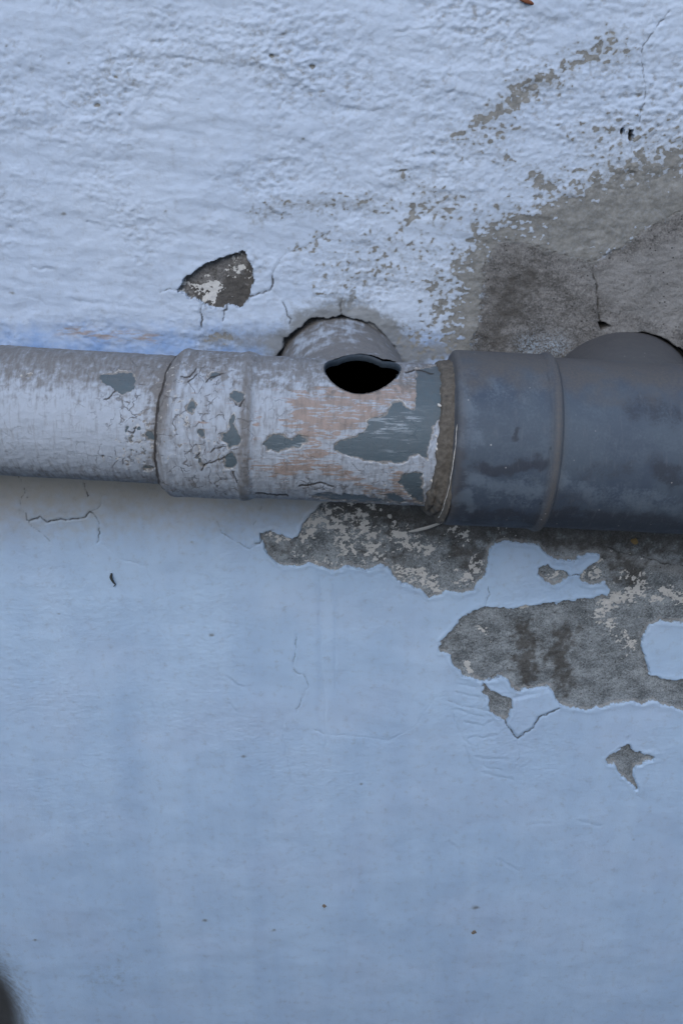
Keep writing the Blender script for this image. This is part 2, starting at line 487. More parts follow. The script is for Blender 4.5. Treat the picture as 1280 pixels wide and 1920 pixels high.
def build_wall():
    root = empty('plastered_wall', (0, 0, 0), 'pale blue-white plastered wall with peeling paint behind the pipes', 'wall')
    mat = wall_material()
    xs = np.concatenate([np.linspace(-1.7, -0.45, 45)[:-1], np.arange(-0.45, -0.28, 0.0018), np.arange(-0.28, 0.30, 0.00095),
                         np.arange(0.30, 0.45, 0.0018), np.linspace(0.45, 1.7, 45)])
    zs = np.concatenate([np.linspace(2.9, 1.36, 40)[:-1], np.arange(1.36, 0.52, -0.00095), np.arange(0.52, 0.17, -0.0016),
                         np.linspace(0.17, -0.02, 20)])
    X, Z = np.meshgrid(xs, zs)
    nr, nc = X.shape
    U, V = to_px(X, 0 * X, Z)
    # wandering of every edge
    w1 = fbm(X / 0.010, Z / 0.010, 3, 4, 0.65)
    w2 = fbm(X / 0.010, Z / 0.010, 23, 4, 0.65)
    Uj, Vj = U + 3.2 * w1, V + 3.2 * w2
    lower = sstep(700, 860, V)
    # --- bare patches
    bare = np.full(X.shape, -40.0)
    region = np.zeros(X.shape, np.int32)
    region[lower > 0.5] = 1
    keys = list(BARE)
    for k, key in enumerate(keys):
        small = 'plug' in key
        sd_ = poly_sd(U if small else Uj, V if small else Vj, BARE[key][0])
        if key == 'strip':
            sd_ = np.minimum(sd_, -poly_sd(Uj, Vj, ISLAND))
        region[sd_ > 0] = 2 + k
        bare = np.maximum(bare, sd_)
    bin_ = sstep(-0.8, 0.8, bare)
    # --- coat relief
    rough = np.clip(0.45 + 1.0 * fbm(X / 0.09, Z / 0.07, 40, 3), 0.12, 1.2)
    n_knob = fbm(X / 0.0085, Z / 0.0062, 50, 3, 0.55)
    n_fine = fbm(X / 0.0042, Z / 0.0034, 60, 2, 0.5)
    n_big = fbm(X / 0.045, Z / 0.03, 70, 3)
    arc = np.exp(-(line_d(U, V, [(110, 190), (220, 130), (400, 95), (620, 130), (760, 180), (900, 260)], 300) / 90) ** 2)
    rough = rough + 0.45 * arc + 0.35 * sstep(500, 900, U) * sstep(620, 300, V)
    h_up = 0.0011 * n_big + 0.0007 * fbm(X / 0.075 + 0.6 * n_big, Z / 0.016 + X * 9, 75, 3) + rough * (0.00066 * np.maximum(n_knob, -0.3) + 0.00046 * n_fine)
    w_low = n_knob + 0.5 * n_fine
    pits = np.maximum(fbm(X / 0.009, Z / 0.007, 90, 2) - 0.52, 0)
    h_up -= rough * 0.0014 * pits
    tex_lo = np.clip(0.45 + 1.1 * fbm(X / 0.12, Z / 0.10, 82, 2), 0.12, 1.2) * sstep(1900, 1350, V)
    h_lo = 0.0008 * fbm(X / 0.06, Z / 0.05, 80, 3) + tex_lo * (0.00013 * n_knob + 0.00020 * n_fine)
    wrk = np.clip(fbm(X / 0.09, Z / 0.09, 84, 2) + 0.12, 0, 1) * (0.35 + sstep(1650, 1250, V))
    h_lo += 0.00022 * wrk * fbm(X / 0.009, Z / 0.009, 86, 3)
    h = h_up * (1 - lower) + h_lo * lower
    for pts in GOUGE:
        d = line_d(U, V + 2.5 * w1, jag(pts, 3, 14, len(pts)), 30)
        h -= 0.0007 * np.exp(-(d / 3.0) ** 2) * np.clip(0.6 + 1.6 * fbm(X / 0.02, Z / 0.02, 95, 2), 0, 1) * (0.5 + 0.5 * np.clip(1 + w2 * 2, 0, 1.5))
        d2 = line_d(U, V + 7 + 2.5 * w1, pts, 30)
        h += 0.0003 * np.exp(-(d2 / 5) ** 2)
    for pts in WRINKLE:
        d = line_d(U, V + 2.0 * w1, jag(pts, 2, 12, len(pts) + 7), 30)
        h -= 0.00045 * np.exp(-(d / 2.2) ** 2)
        d2 = line_d(U, V + 5, pts, 30)
        h += 0.0002 * np.exp(-(d2 / 4) ** 2)
    # --- rubbed paint
    wear = stroke_sum(U + 8 * w1, V + 8 * w2, WEAR)
    w_n = 0.55 * n_knob + 0.65 * n_fine
    wear_f = wear - 0.66 + 0.95 * w_n - 0.9 * (wear < 0.05)
    wear_f = np.where(lower > 0.5, -1.0, np.maximum(wear_f, (pits * rough - 0.50) * 1.5))
    h -= 0.00055 * sstep(-0.05, 0.10, wear_f) * (1 - lower)
    # --- bare surface
    h_con = -0.0045 + 0.0012 * fbm(X / 0.03, Z / 0.03, 100, 3) + 0.00055 * fbm(X / 0.005, Z / 0.005, 110, 3)
    deep = np.zeros_like(X)
    for key, dp in (('chip', 0.0035), ('plug_hole', 0.006), ('plug_hole_b', 0.006), ('mortar', -0.0036)):
        k = keys.index(key)
        deep = np.where(region == 2 + k, dp, deep)
    h_con -= deep
    lip = np.exp(-((bare + 4.0) / 3.6) ** 2) * (bare < 0.5) * 0.0006 * lower       # coat curls up at its edge
    h = (h + lip) * (1 - bin_) + h_con * bin_
    # --- cracks
    crack = np.zeros_like(X)
    for i, (pts, w, s) in enumerate(CRACKS):
        d = line_d(U, V, jag(pts, 2.2, 6, i), 20)
        c = (0.55 + 0.45 * s) * s * sstep(0.58 * w + 1.4, 0.58 * w - 0.9, d) * np.clip(0.85 + 0.6 * w2, 0.35, 1)
        crack = np.maximum(crack, c)
        h += 0.00012 * s * np.exp(-((d - 6) / 4) ** 2) * (1 - bin_)
    h -= 0.0012 * crack
    # loose flake between its cracks stands a little proud
    fl = poly_sd(U, V, [(960, 1312), (1030, 1294), (1046, 1328), (1008, 1345), (998, 1364), (970, 1382), (950, 1358)])
    h += 0.0014 * sstep(-2, 5, fl)
    # --- joints round the two branch pipes
    ring = np.zeros_like(X)
    for c, R, gap in ((BRANCH_L, R_L, 0.0017), (BRANCH_R, R_R, 0.0006)):
        rr = np.hypot(X - c[0], Z - c[2]) - R
        g_ = gap * (np.clip(0.45 + fbm(X / 0.016, Z / 0.016, 120, 4) * 2.2, -0.9, 1.9))
        side_ = 1.0 if R == R_R else (0.35 + 0.65 * sstep(0.035, -0.005, X - c[0]))
        ring = np.maximum(ring, sstep(g_ + 0.0012, g_ - 0.0006, rr) * side_)
    notch = poly_sd(U, V, [(1122, 605), (1133, 606), (1144, 613), (1128, 620)])
    ring = np.maximum(ring, sstep(-2, 2, notch))
    h -= 0.012 * ring
    # --- hollow made up for an unidentified dark corner low on the left
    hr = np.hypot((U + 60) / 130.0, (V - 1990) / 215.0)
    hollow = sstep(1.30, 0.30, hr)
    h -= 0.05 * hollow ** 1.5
    # --- colour masks
    dirt = np.zeros_like(X)
    rL = np.hypot(X - BRANCH_L[0], Z - BRANCH_L[2]) - R_L
    dirt += 0.85 * np.exp(-np.maximum(rL, 0) / 0.0085)
    rR = np.hypot(X - BRANCH_R[0], Z - BRANCH_R[2]) - R_R
    dirt += 0.3 * np.exp(-np.maximum(rR, 0) / 0.006)
    dirt += 0.45 * np.exp(-(line_d(U + 6 * w1, V, [(640, 590), (642, 562)], 40) / 6) ** 2)
    dirt += 0.75 * np.exp(-(line_d(U + 5 * w1, V, [(658, 572), (660, 546)], 40) / 3.5) ** 2)
    dirt += 0.35 * np.exp(-(line_d(U + 9 * w1, V + 9 * w2, [(560, 600), (610, 585), (690, 590), (750, 640)], 60) / 20) ** 2)
    dirt += 0.7 * np.exp(-(line_d(U, V, [(790, 660), (870, 655)], 60) / 18) ** 2)
    dirt += 0.75 * np.exp(-(line_d(U + 8 * w1, V + 8 * w2, [(690, 600), (735, 630), (770, 665)], 60) / 16) ** 2)
    dirt += 0.50 * np.exp(-(line_d(U, V, [(520, 640), (420, 635), (380, 640)], 60) / 18) ** 2)
    grime_shade = 0.88 * sstep(1040, 900, V + 14 * w1) * sstep(760, 830, V)  # band under the pipes: dirt plus the pipes' contact shade, painted in
    dirt += 0.30 * np.exp(-(line_d(U, V, [(475, 420), (520, 388), (640, 380), (700, 390)], 60) / 9) ** 2)
    dirt += 0.16 * np.exp(-(line_d(U, V, [(150, 150), (280, 110), (420, 120), (560, 135)], 90) / 22) ** 2)
    dirt += 0.12 * np.exp(-(line_d(U, V, [(180, 1835), (230, 1830)], 60) / 26) ** 2)
    dirt += 0.75 * hollow  # dark tone of the hollow, painted in here and in the crack mask
    for q in range(30):                                             # grime lodged in single pits
        qx, qy = random.uniform(0, 1280), random.uniform(0, 1900)
        d = np.hypot((U - qx) / random.uniform(1.0, 2.2), V - qy)
        dirt += random.uniform(0.3, 0.8) * np.exp(-(d / random.uniform(1.5, 3.2)) ** 2)
    blue = sstep(585, 655, V + 12 * w1) * sstep(720, 690, V) * sstep(640, 420, U) * 0.9
    blue = np.maximum(blue, 0.75 * np.exp(-(line_d(U, V, [(690, 650), (860, 655)], 90) / 30) ** 2))
    blue = np.maximum(blue, 0.8 * np.exp(-(line_d(U, V, [(990, 650), (1045, 650)], 90) / 24) ** 2))
    rust = np.exp(-(line_d(U, V, [(110, 617), (200, 628), (290, 634)], 60) / 11) ** 2)
    white = -np.ones_like(X)
    blob = 0.75 * fbm(X / 0.0080, Z / 0.0065, 130, 4, 0.75) + 0.55 * (0.35 - 1.6 * np.abs(fbm(X / 0.006, Z / 0.0055, 134, 2)))
    for pts, w, a in (([(575, 1000), (600, 975), (640, 985), (650, 1030)], 26, .62), ([(510, 1008), (535, 1015)], 9, .6),
                      ([(670, 965), (690, 1000), (700, 1040)], 26, .55), ([(740, 1000), (760, 1020), (800, 1035)], 22, .6),
                      ([(745, 1075), (800, 1085), (820, 1110)], 15, .65), ([(870, 1095), (885, 1080), (890, 1060)], 16, .62),
                      ([(850, 1000), (870, 1010)], 16, .45), ([(1130, 1145), (1165, 1125), (1200, 1112)], 16, .78), ([(1125, 1160), (1150, 1175)], 12, .6),
                      ([(1230, 1125), (1255, 1110), (1290, 1140)], 14, .6), ([(1170, 1200), (1185, 1215)], 18, .5), ([(985, 1138), (960, 1140)], 7, .7),
                      ([(876, 1250), (882, 1265)], 7, .85), ([(1030, 1085), (1045, 1082)], 10, .62), ([(1095, 1080), (1120, 1088), (1120, 1062)], 8, .65),
                      ([(385, 545), (405, 540), (395, 560), (375, 550)], 13, .86), ([(348, 537), (365, 543)], 8, .7), ([(1170, 1085), (1210, 1095)], 20, .42),
                      ([(610, 960), (700, 950)], 20, .38), ([(900, 1180), (915, 1190)], 9, .45), ([(560, 1050), (640, 1066)], 12, .4),
                      ([(930, 985), (960, 990)], 14, .36), ([(440, 490), (455, 510), (430, 515)], 12, .42)):
        d = line_d(U, V, pts, w * 3)
        white = np.maximum(white, a * np.exp(-(d / w) ** 2) - 0.50 + 0.55 * blob * (d < w * 2.8))
    damp = np.zeros_like(X)
    for pts, w, a in (([(980, 1180), (994, 1215), (984, 1250), (992, 1278)], 19, .85), ([(1062, 1190), (1046, 1225), (1052, 1262), (1062, 1285)], 22, .78),
                      ([(640, 950), (900, 990), (1290, 1010)], 38, .9), ([(860, 1020), (890, 1060)], 30, .7), ([(1165, 1060), (1190, 1085)], 24, .85),
                      ([(445, 535), (415, 560), (455, 555)], 24, 1.7), ([(365, 548), (400, 562)], 14, 1.3), ([(375, 548), (410, 555)], 16, .8), ([(940, 560), (990, 530), (920, 600)], 40, .62),
                      ([(960, 640), (900, 640)], 30, .6), ([(1240, 330), (1180, 390)], 26, .35), ([(700, 1040), (760, 1060)], 24, .5),
                      ([(845, 1210), (830, 1215)], 14, .5), ([(520, 1030), (560, 1030)], 20, .35)):
        damp = np.maximum(damp, a * np.exp(-(line_d(U + 17 * w1, V + 17 * w2, pts, w * 3) / w) ** 2))
    for key in ('plug_hole', 'plug_hole_b'):
        damp = np.where(region == 2 + keys.index(key), 0.8, damp)
    damp = np.maximum(damp, 1.2 * ring)
    skim = sstep(0, 20, poly_sd(U + 6 * w1, V + 6 * w2, [(1000, 470), (1110, 496), (1180, 470), (1330, 420), (1400, 620), (1280, 630), (1170, 600), (1120, 560), (1090, 520)]))
    skim = np.maximum(skim, 0.7 * np.exp(-(line_d(U, V, [(1040, 1030), (1110, 1028), (1180, 1055), (1290, 1075)], 60) / 12) ** 2))
    skim = np.maximum(skim, 0.9 * np.exp(-np.maximum(rR, 0) / 0.006) * sstep(1130, 1200, U))
    smear = sstep(800, 860, U) * sstep(700, 640, V) * sstep(300, 330, V)
    n_vst = 0.5 + 0.20 * fbm(X / 0.05, Z / 0.55, 420, 3) + 0.07 * fbm(X / 0.014, Z / 0.30, 424, 3) + 0.14 * fbm(X / 0.05, Z / 0.06, 428, 4)
    # run-off marks below the pipes
    for x0, wd, y0, y1, am in ((597, 5, 1070, 1420, .22), (612, 9, 1080, 1650, -.12), (628, 4, 1090, 1330, .18), (330, 22, 1150, 1900, -.13), (240, 16, 1080, 1800, .12),
                               (110, 18, 1100, 1700, -.12), (480, 14, 1100, 1900, .10), (740, 18, 1200, 1900, .11), (800, 9, 1130, 1500, .12), (560, 26, 1300, 1900, -.10)):
        n_vst -= am * np.exp(-((U - x0 - 10 * fbm(X / 0.3, Z / 0.08, 440, 2)) / wd) ** 2) * sstep(y0 - 20, y0 + 40, V) * sstep(y1 + 60, y1 - 160, V)
    lows = sstep(0.18, 0.75, -w_low) * np.clip(rough - 0.3, 0, 1) * (1 - lower) * 1.1  # relief lows darkened: lodged dirt with shadow accents painted in
    co = np.stack([X, -h, Z], -1).reshape(-1, 3)
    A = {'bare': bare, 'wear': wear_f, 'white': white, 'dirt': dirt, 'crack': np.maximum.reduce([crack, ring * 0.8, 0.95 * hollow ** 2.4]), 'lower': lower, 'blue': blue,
         'damp': damp, 'rust': rust, 'skim': skim, 'grime_shade': grime_shade,
         'n_mid': 0.5 + 0.30 * fbm(X / 0.0085, Z / 0.0085, 400, 4, 0.6), 'n_big': 0.5 + 0.32 * fbm(X / 0.10, Z / 0.10, 410, 4),
         'n_vst': n_vst, 'smear': smear, 'n_coarse': 0.5 + 0.30 * fbm(X / 0.022, Z / 0.022, 430, 5, 0.6), 'lows': lows}
    A = {k: a.ravel() for k, a in A.items()}
    F = grid_faces(nr, nc)[:, ::-1]
    # the wall is open where the two stubs pass through it
    xz = co[:, [0, 2]]
    thru = (np.hypot(xz[:, 0] - BRANCH_L[0], xz[:, 1] - BRANCH_L[2]) < R_L - 0.004) | (np.hypot(xz[:, 0] - BRANCH_R[0], xz[:, 1] - BRANCH_R[2]) < R_R - 0.004)
    F = F[~thru[F].all(axis=1)]
    reg = region.ravel()[F].max(axis=1)
    names = {0: ('painted_coat', 'rough pale upper coat of paint'), 1: ('painted_coat', 'smooth bluer lower coat of paint')}
    for r in np.unique(reg):
        f = F[reg == r]
        if r < 2:
            nm, lb = names[int(r)]
        else:
            key = keys[int(r) - 2]
            nm, lb = ('plug_hole' if 'plug' in key else 'bare_patch'), BARE[key][1]
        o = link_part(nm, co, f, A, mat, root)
        o['label'] = lb
    return root


# ---------------------------------------------------------------- pipes
def tube_grid(A, B, s_list, nt, rfun, hfun=None):
    """points round the line A-B; returns X, Y, Z grids (ns, nt)"""
    a = (B - A) / np.linalg.norm(B - A)
    up = np.array([0, 0, 1.0])
    up = up - a * up.dot(a)
    up /= np.linalg.norm(up)
    side = np.cross(a, up)
    th = np.linspace(0, 2 * np.pi, nt, endpoint=False)
    S, T = np.meshgrid(np.asarray(s_list), th, indexing='ij')
    r = rfun(S, T)
    base = A[None, None] + S[..., None] * a
    d = np.cos(T)[..., None] * side + np.sin(T)[..., None] * up
    p = base + d * r[..., None]
    if hfun is not None:
        u, v = to_px(p[..., 0], p[..., 1], p[..., 2])
        hh, attrs = hfun(S, T, u, v)
        p = p + d * hh[..., None]
        return p, S, T, attrs
    return p, S, T, {}


def painted_pipe_material(name):
    n = NT(name)
    flake = n.attr('flake')
    chip, tan, dirt, crack, scr = n.attr('chip'), n.attr('tan'), n.attr('dirt'), n.attr('crack'), n.attr('scratch')
    fine = n.noise(600, 4, 0.65)
    mid = n.noise(110, 5, 0.6)
    lng = n.noise(330, 6, 0.72, n.scaled((0.16, 1.2, 1.2)), 0.4)
    crs = n.noise(260, 4, 0.6, n.scaled((1.4, 0.3, 0.3)))
    col = n.mix(mid, (0.345, 0.395, 0.460), (0.450, 0.500, 0.570))
    col = n.mix(n.step(0.48, 0.72, crs, 0, 0.35), col, (0.22, 0.225, 0.235))
    vn = n.t.nodes.new('ShaderNodeTexVoronoi')
    vn.feature = 'DISTANCE_TO_EDGE'
    vn.inputs['Scale'].default_value = 95
    vm = n.t.nodes.new('ShaderNodeVectorMath')
    nz = n.t.nodes.new('ShaderNodeTexNoise')
    nz.inputs['Scale'].default_value = 130
    nz.inputs['Detail'].default_value = 3
    n.t.links.new(n.co, nz.inputs['Vector'])
    vm.operation = 'MULTIPLY_ADD'
    n.t.links.new(nz.outputs['Color'], vm.inputs[0])
    vm.inputs[1].default_value = (0.012, 0.012, 0.012)
    n.t.links.new(n.co, vm.inputs[2])
    n.t.links.new(vm.outputs[0], vn.inputs['Vector'])
    craq = n.mul(n.step(0.012, 0.05, vn.outputs['Distance'], 1.0, 0.0), n.mul(flake, n.step(0.45, 0.60, mid)))
    col = n.mix(n.mul(craq, 0.75), col, (0.085, 0.080, 0.078))
    spots = n.step(0.02, 0.14, n.add(n.mul(n.add(mid, -0.62), 1.0), n.mul(flake, 0.06)), 0.0, 0.55)
    col = n.mix(n.mul(flake, spots), col, (0.235, 0.235, 0.235))
    tn = n.step(-0.12, 0.22, n.add(tan, n.mul(n.add(lng, -0.5), 4.4)))
    col = n.mix(n.mul(tn, 0.88), col, n.mix(lng, (0.27, 0.195, 0.155), (0.37, 0.285, 0.24)))
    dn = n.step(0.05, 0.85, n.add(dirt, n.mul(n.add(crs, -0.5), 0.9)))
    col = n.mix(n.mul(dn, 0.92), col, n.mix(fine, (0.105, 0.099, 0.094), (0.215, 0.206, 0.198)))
    pv = n.mix(mid, (0.072, 0.102, 0.122), (0.105, 0.142, 0.165))
    pv = n.mix(n.mul(scr, n.step(0.52, 0.62, lng)), pv, (0.36, 0.42, 0.47))
    pv = n.mix(n.step(0.5, 0.75, lng, 0, 0.35), pv, (0.20, 0.235, 0.26))
    pv = n.mix(n.mul(dn, 0.35), pv, (0.12, 0.12, 0.12))
    urim = n.step(0.8, 3.2, n.add(chip, n.mul(n.add(mid, -0.5), -16.0)), 1.0, 0.0)
    pv = n.mix(n.mul(urim, 0.75), pv, n.mix(lng, (0.20, 0.19, 0.18), (0.40, 0.37, 0.34)))
    col = n.mix(n.step(-0.4, 0.4, n.add(chip, n.mul(n.add(fine, -0.5), 2.0))), col, pv)
    edge = n.mul(n.step(-2.2, -0.8, chip), n.step(-0.6, 0.1, chip, 1.0, 0.0))
    col = n.mix(n.mul(edge, n.step(0.48, 0.62, n.noise(180, 2), 0.0, 0.7)), col, (0.56, 0.55, 0.52))
    col = n.mix(n.mul(n.step(0.15, 0.8, crack), 0.9), col, (0.035, 0.030, 0.027))
    hb = n.add(n.add(n.mul(fine, 0.5), n.mul(lng, 0.6)), n.mul(craq, -0.8))
    return n.fin(col, n.step(-0.4, 0.4, chip, 0.66, 0.5), hb, 0.0008, 0.28, 0.8)


def grey_pipe_material():
    n = NT('weathered_grey_plastic')
    stain, dust, brown = n.attr('stain'), n.attr('dust'), n.attr('brown')
    fine = n.noise(520, 4, 0.65)
    mid = n.noise(75, 6, 0.68, None, 0.5)
    big = n.noise(16, 4, 0.6)
    run = n.noise(240, 4, 0.65, n.scaled((1.3, 0.25, 0.25)))
    f0, m0 = n.add(fine, -0.5), n.add(mid, -0.5)
    col = n.mix(n.step(0.3, 0.7, big), (0.052, 0.070, 0.102), (0.078, 0.102, 0.130))
    col = n.mix(n.step(0.42, 0.72, n.add(n.mul(mid, 0.6), n.mul(fine, 0.4)), 0, 0.6), col, (0.118, 0.148, 0.178))
    st = n.step(0.25, 0.95, n.add(stain, n.add(n.mul(m0, 1.5), n.mul(f0, 1.1))))
    col = n.mix(n.mul(st, 0.75), col, (0.036, 0.040, 0.052))
    du = n.step(0.2, 0.9, n.add(dust, n.add(n.mul(m0, 1.4), n.mul(f0, 1.0))))
    col = n.mix(n.mul(du, 0.7), col, (0.130, 0.165, 0.205))
    col = n.mix(n.step(0.55, 0.75, run, 0, 0.3), col, (0.14, 0.155, 0.175))
    col = n.mix(n.mul(brown, n.step(0.2, 0.7, fine, 0.6, 1.0)), col, n.mix(fine, (0.080, 0.077, 0.075), (0.124, 0.119, 0.116)))
    sp = n.mul(n.step(0.06, 0.13, n.voro(150), 1.0, 0.0), n.step(0.56, 0.62, n.noise(31, 2)))
    col = n.mix(n.mul(sp, 0.7), col, (0.42, 0.42, 0.42))
    hb = n.add(n.mul(fine, 0.6), n.mul(run, 0.4))
    return n.fin(col, n.step(0.2, 0.8, mid, 0.55, 0.75), hb, 0.0006, 0.25, 0.6)


CHIP_PIPE = [[(190, 700), (213, 697), (245, 695), (258, 710), (250, 730), (232, 742), (215, 733), (203, 722), (188, 715)],
             [(272, 805), (288, 808), (288, 828), (275, 825)], [(236, 800), (243, 798), (240, 812), (236, 812)], [(242, 818), (248, 818), (246, 830), (241, 828)],
             [(187, 850), (197, 853), (194, 862)], [(40, 703), (62, 700), (58, 706), (44, 707)], [(268, 872), (288, 876), (285, 882), (270, 880)]]
CHIP_TEE = [[(350, 750), (362, 745), (370, 760), (362, 778), (348, 775)], [(430, 740), (440, 733), (458, 736), (455, 752), (446, 757), (432, 748)],
            [(430, 780), (441, 774), (441, 800), (450, 815), (450, 835), (430, 840), (415, 826), (415, 812), (430, 808)],
            [(432, 842), (446, 860), (440, 878), (420, 879), (416, 862)], [(371, 806), (386, 806), (382, 825), (374, 820)],
            [(366, 858), (372, 857), (384, 872), (380, 876)], [(385, 705), (402, 697), (420, 700), (395, 712)],
            [(492, 832), (505, 818), (520, 812), (535, 815), (548, 822), (560, 814), (578, 820), (577, 832), (560, 838), (545, 843), (520, 847), (503, 843)],
            [(625, 840), (635, 825), (660, 818), (680, 810), (690, 795), (688, 786), (720, 775), (735, 755), (755, 752), (765, 765), (778, 768),
             (778, 730), (780, 690), (830, 680), (830, 780), (812, 800), (800, 862), (785, 852), (770, 858), (755, 870), (720, 868), (690, 865), (660, 858), (640, 852)],
            [(575, 932), (600, 924), (640, 926), (690, 930), (730, 936), (740, 942), (700, 944), (640, 940)],
            [(745, 905), (755, 890), (775, 882), (792, 888), (796, 945), (780, 942), (765, 925)], [(715, 928), (740, 925), (765, 942), (735, 944)]]
CR_PIPE = [[(215, 733), (205, 745), (195, 748)], [(255, 800), (250, 812), (240, 808)], [(300, 890), (318, 905)]]
CR_TEE = [[(378, 882), (385, 870), (402, 865), (420, 858)], [(366, 858), (374, 850)], [(395, 848), (402, 840), (416, 838)], [(346, 715), (358, 708), (365, 700)],
          [(330, 705), (350, 705), (356, 698), (362, 690)], [(385, 716), (395, 705), (418, 700)], [(437, 885), (442, 898), (444, 905)],
          [(760, 698), (780, 692), (812, 698)], [(440, 755), (450, 762), (458, 748)], [(560, 912), (600, 905), (625, 912)], [(480, 925), (540, 930)]]


def s_of(A, B, px_list):
    """distance along A-B at which the axis passes each picture column"""
    a = (B - A) / np.linalg.norm(B - A)
    ts = np.linspace(-2, 3, 5001)
    pts = A[None] + ts[:, None] * a
    u, _ = to_px(pts[:, 0], pts[:, 1], pts[:, 2])
    ok = np.argsort(u)
    return [float(np.interp(p, u[ok], ts[ok])) for p in px_list]


def painted_h(chips, cracks, dirt_fn, tans=(), scr=(), flake_fn=None):
    def f(S, T, u, v):
        uu, vv = S / 0.010, T * 5.5
        w1, w2 = fbm(uu * 1.4, vv * 1.4, 150, 4, 0.7), fbm(uu * 1.4, vv * 1.4, 170, 4, 0.7)
        front = np.cos(T - math.radians(25)) > -0.15          # wear of the weather side
        chip = np.full(S.shape, -40.0)
        cid = np.full(S.shape, -1.0)
        for ci, c in enumerate(chips):
            d_ = poly_sd(u + 3.6 * w1, v + 3.0 * w2, c)
            cid = np.where(d_ > 0, ci, cid)
            chip = np.maximum(chip, d_)
        dens = np.zeros_like(S)
        for pts, w, a in (([(270, 790), (240, 850), (290, 850)], 24, .36), ([(340, 740), (340, 830), (430, 870)], 24, .22), ([(300, 720), (330, 700)], 20, .25),
                          ([(700, 930), (780, 900)], 22, .3)):
            dens = np.maximum(dens, a * np.exp(-(line_d(u, v, pts, w * 3) / w) ** 2))
        spk = (dens - 0.56 + 0.55 * fbm(S / 0.004, T * 14, 190, 4, .6)) * 9
        chip = np.maximum(chip, np.where(dens > 0.05, spk, -40))
        chip = np.where(front, chip, -40)
        crack = np.zeros_like(S)
        for i, c in enumerate(cracks):
            crack = np.maximum(crack, 0.85 * sstep(2.0, 0.2, line_d(u, v, jag(c, 1.8, 5, i + 60), 20)) * front)
        tan = np.full(S.shape, -1.0)
        for pts, w, a in tans:
            tan = np.maximum(tan, 1.0 * a * np.exp(-(line_d(u + 6 * w1, v + 6 * w2, pts, w * 3) / (1.15 * w)) ** 2) - 0.58)
        sc_ = np.zeros_like(S)
        for pts, w, a in scr:
            sc_ = np.maximum(sc_, a * np.exp(-(line_d(u, v, pts, w * 3) / w) ** 2))
        dirt = dirt_fn(S, T, u, v, w1)
        h = 0.00035 * fbm(S / 0.02, T * 3, 200, 3) + 0.00022 * fbm(S / 0.004, T * 12, 210, 3)
        cin = sstep(-0.6, 0.4, chip) * np.where(spk >= chip - 1e-6, 0.35, 1.0)
        h += 0.00022 * np.exp(-((chip + 2) / 2.0) ** 2) * (chip < 0)
        h = h * (1 - cin) - 0.0008 * cin - 0.0006 * crack
        return h, {'chip': chip, 'tan': tan, 'dirt': dirt, 'crack': crack, 'scratch': sc_, 'flake': flake_fn(S, T, u, v), 'cid': cid}
    return f


def split_chips(name, p, F, attrs, mat, root, chip_name='bare_spot'):
    co = p.reshape(-1, 3)
    cid = attrs['cid'].ravel()
    A = {k: a.ravel() for k, a in attrs.items() if k != 'cid'}
    inside = (A['chip'][F] > 0).all(axis=1)
    body = link_part(name, co, F[~inside], A, mat, root)
    if inside.any():
        f = F[inside]
        ids = cid[f].max(axis=1)
        for i in np.unique(ids):
            g = f[ids == i]
            o = link_part(chip_name if i >= 0 else 'paint_loss_crumbs', co - np.array(root.location), g, A, mat, body)
            if i < 0:
                o['kind'] = 'stuff'
    return body


def frame_of(A, B):
    a = (B - A) / np.linalg.norm(B - A)
    up = np.array([0, 0, 1.0])
    up = up - a * up.dot(a)
    up /= np.linalg.norm(up)
    return a, up, np.cross(a, up)


def build_left_pipe(mat):
    A, B = P(0, 769, PD), P(305, 787, PD)
    s0, s1, s2 = s_of(A, B, [-900, -30, 350])
    s_list = np.concatenate([np.linspace(s0, s1, 60)[:-1], np.arange(s1, s2, 0.0009)])

    def rf(S, T):
        return 0.0496 + 0 * S

    def dirt(S, T, u, v, w1):
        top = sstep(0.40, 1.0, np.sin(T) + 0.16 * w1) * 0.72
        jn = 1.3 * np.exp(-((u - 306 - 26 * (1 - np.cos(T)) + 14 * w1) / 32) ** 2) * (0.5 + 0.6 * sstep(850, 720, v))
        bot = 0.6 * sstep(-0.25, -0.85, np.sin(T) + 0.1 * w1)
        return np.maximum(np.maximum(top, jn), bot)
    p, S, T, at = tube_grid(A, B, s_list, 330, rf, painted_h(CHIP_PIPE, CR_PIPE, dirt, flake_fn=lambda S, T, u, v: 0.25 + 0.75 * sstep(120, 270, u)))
    u_, v_ = to_px(p[..., 0], p[..., 1], p[..., 2])
    root = empty('drain_pipe', tuple(A), 'narrow white painted drain pipe entering from the left, grimy on top', 'pipe')
    F = grid_faces(*p.shape[:2], wrap=True)
    split_chips('pipe_body', p, F, at, mat, root)
    return root


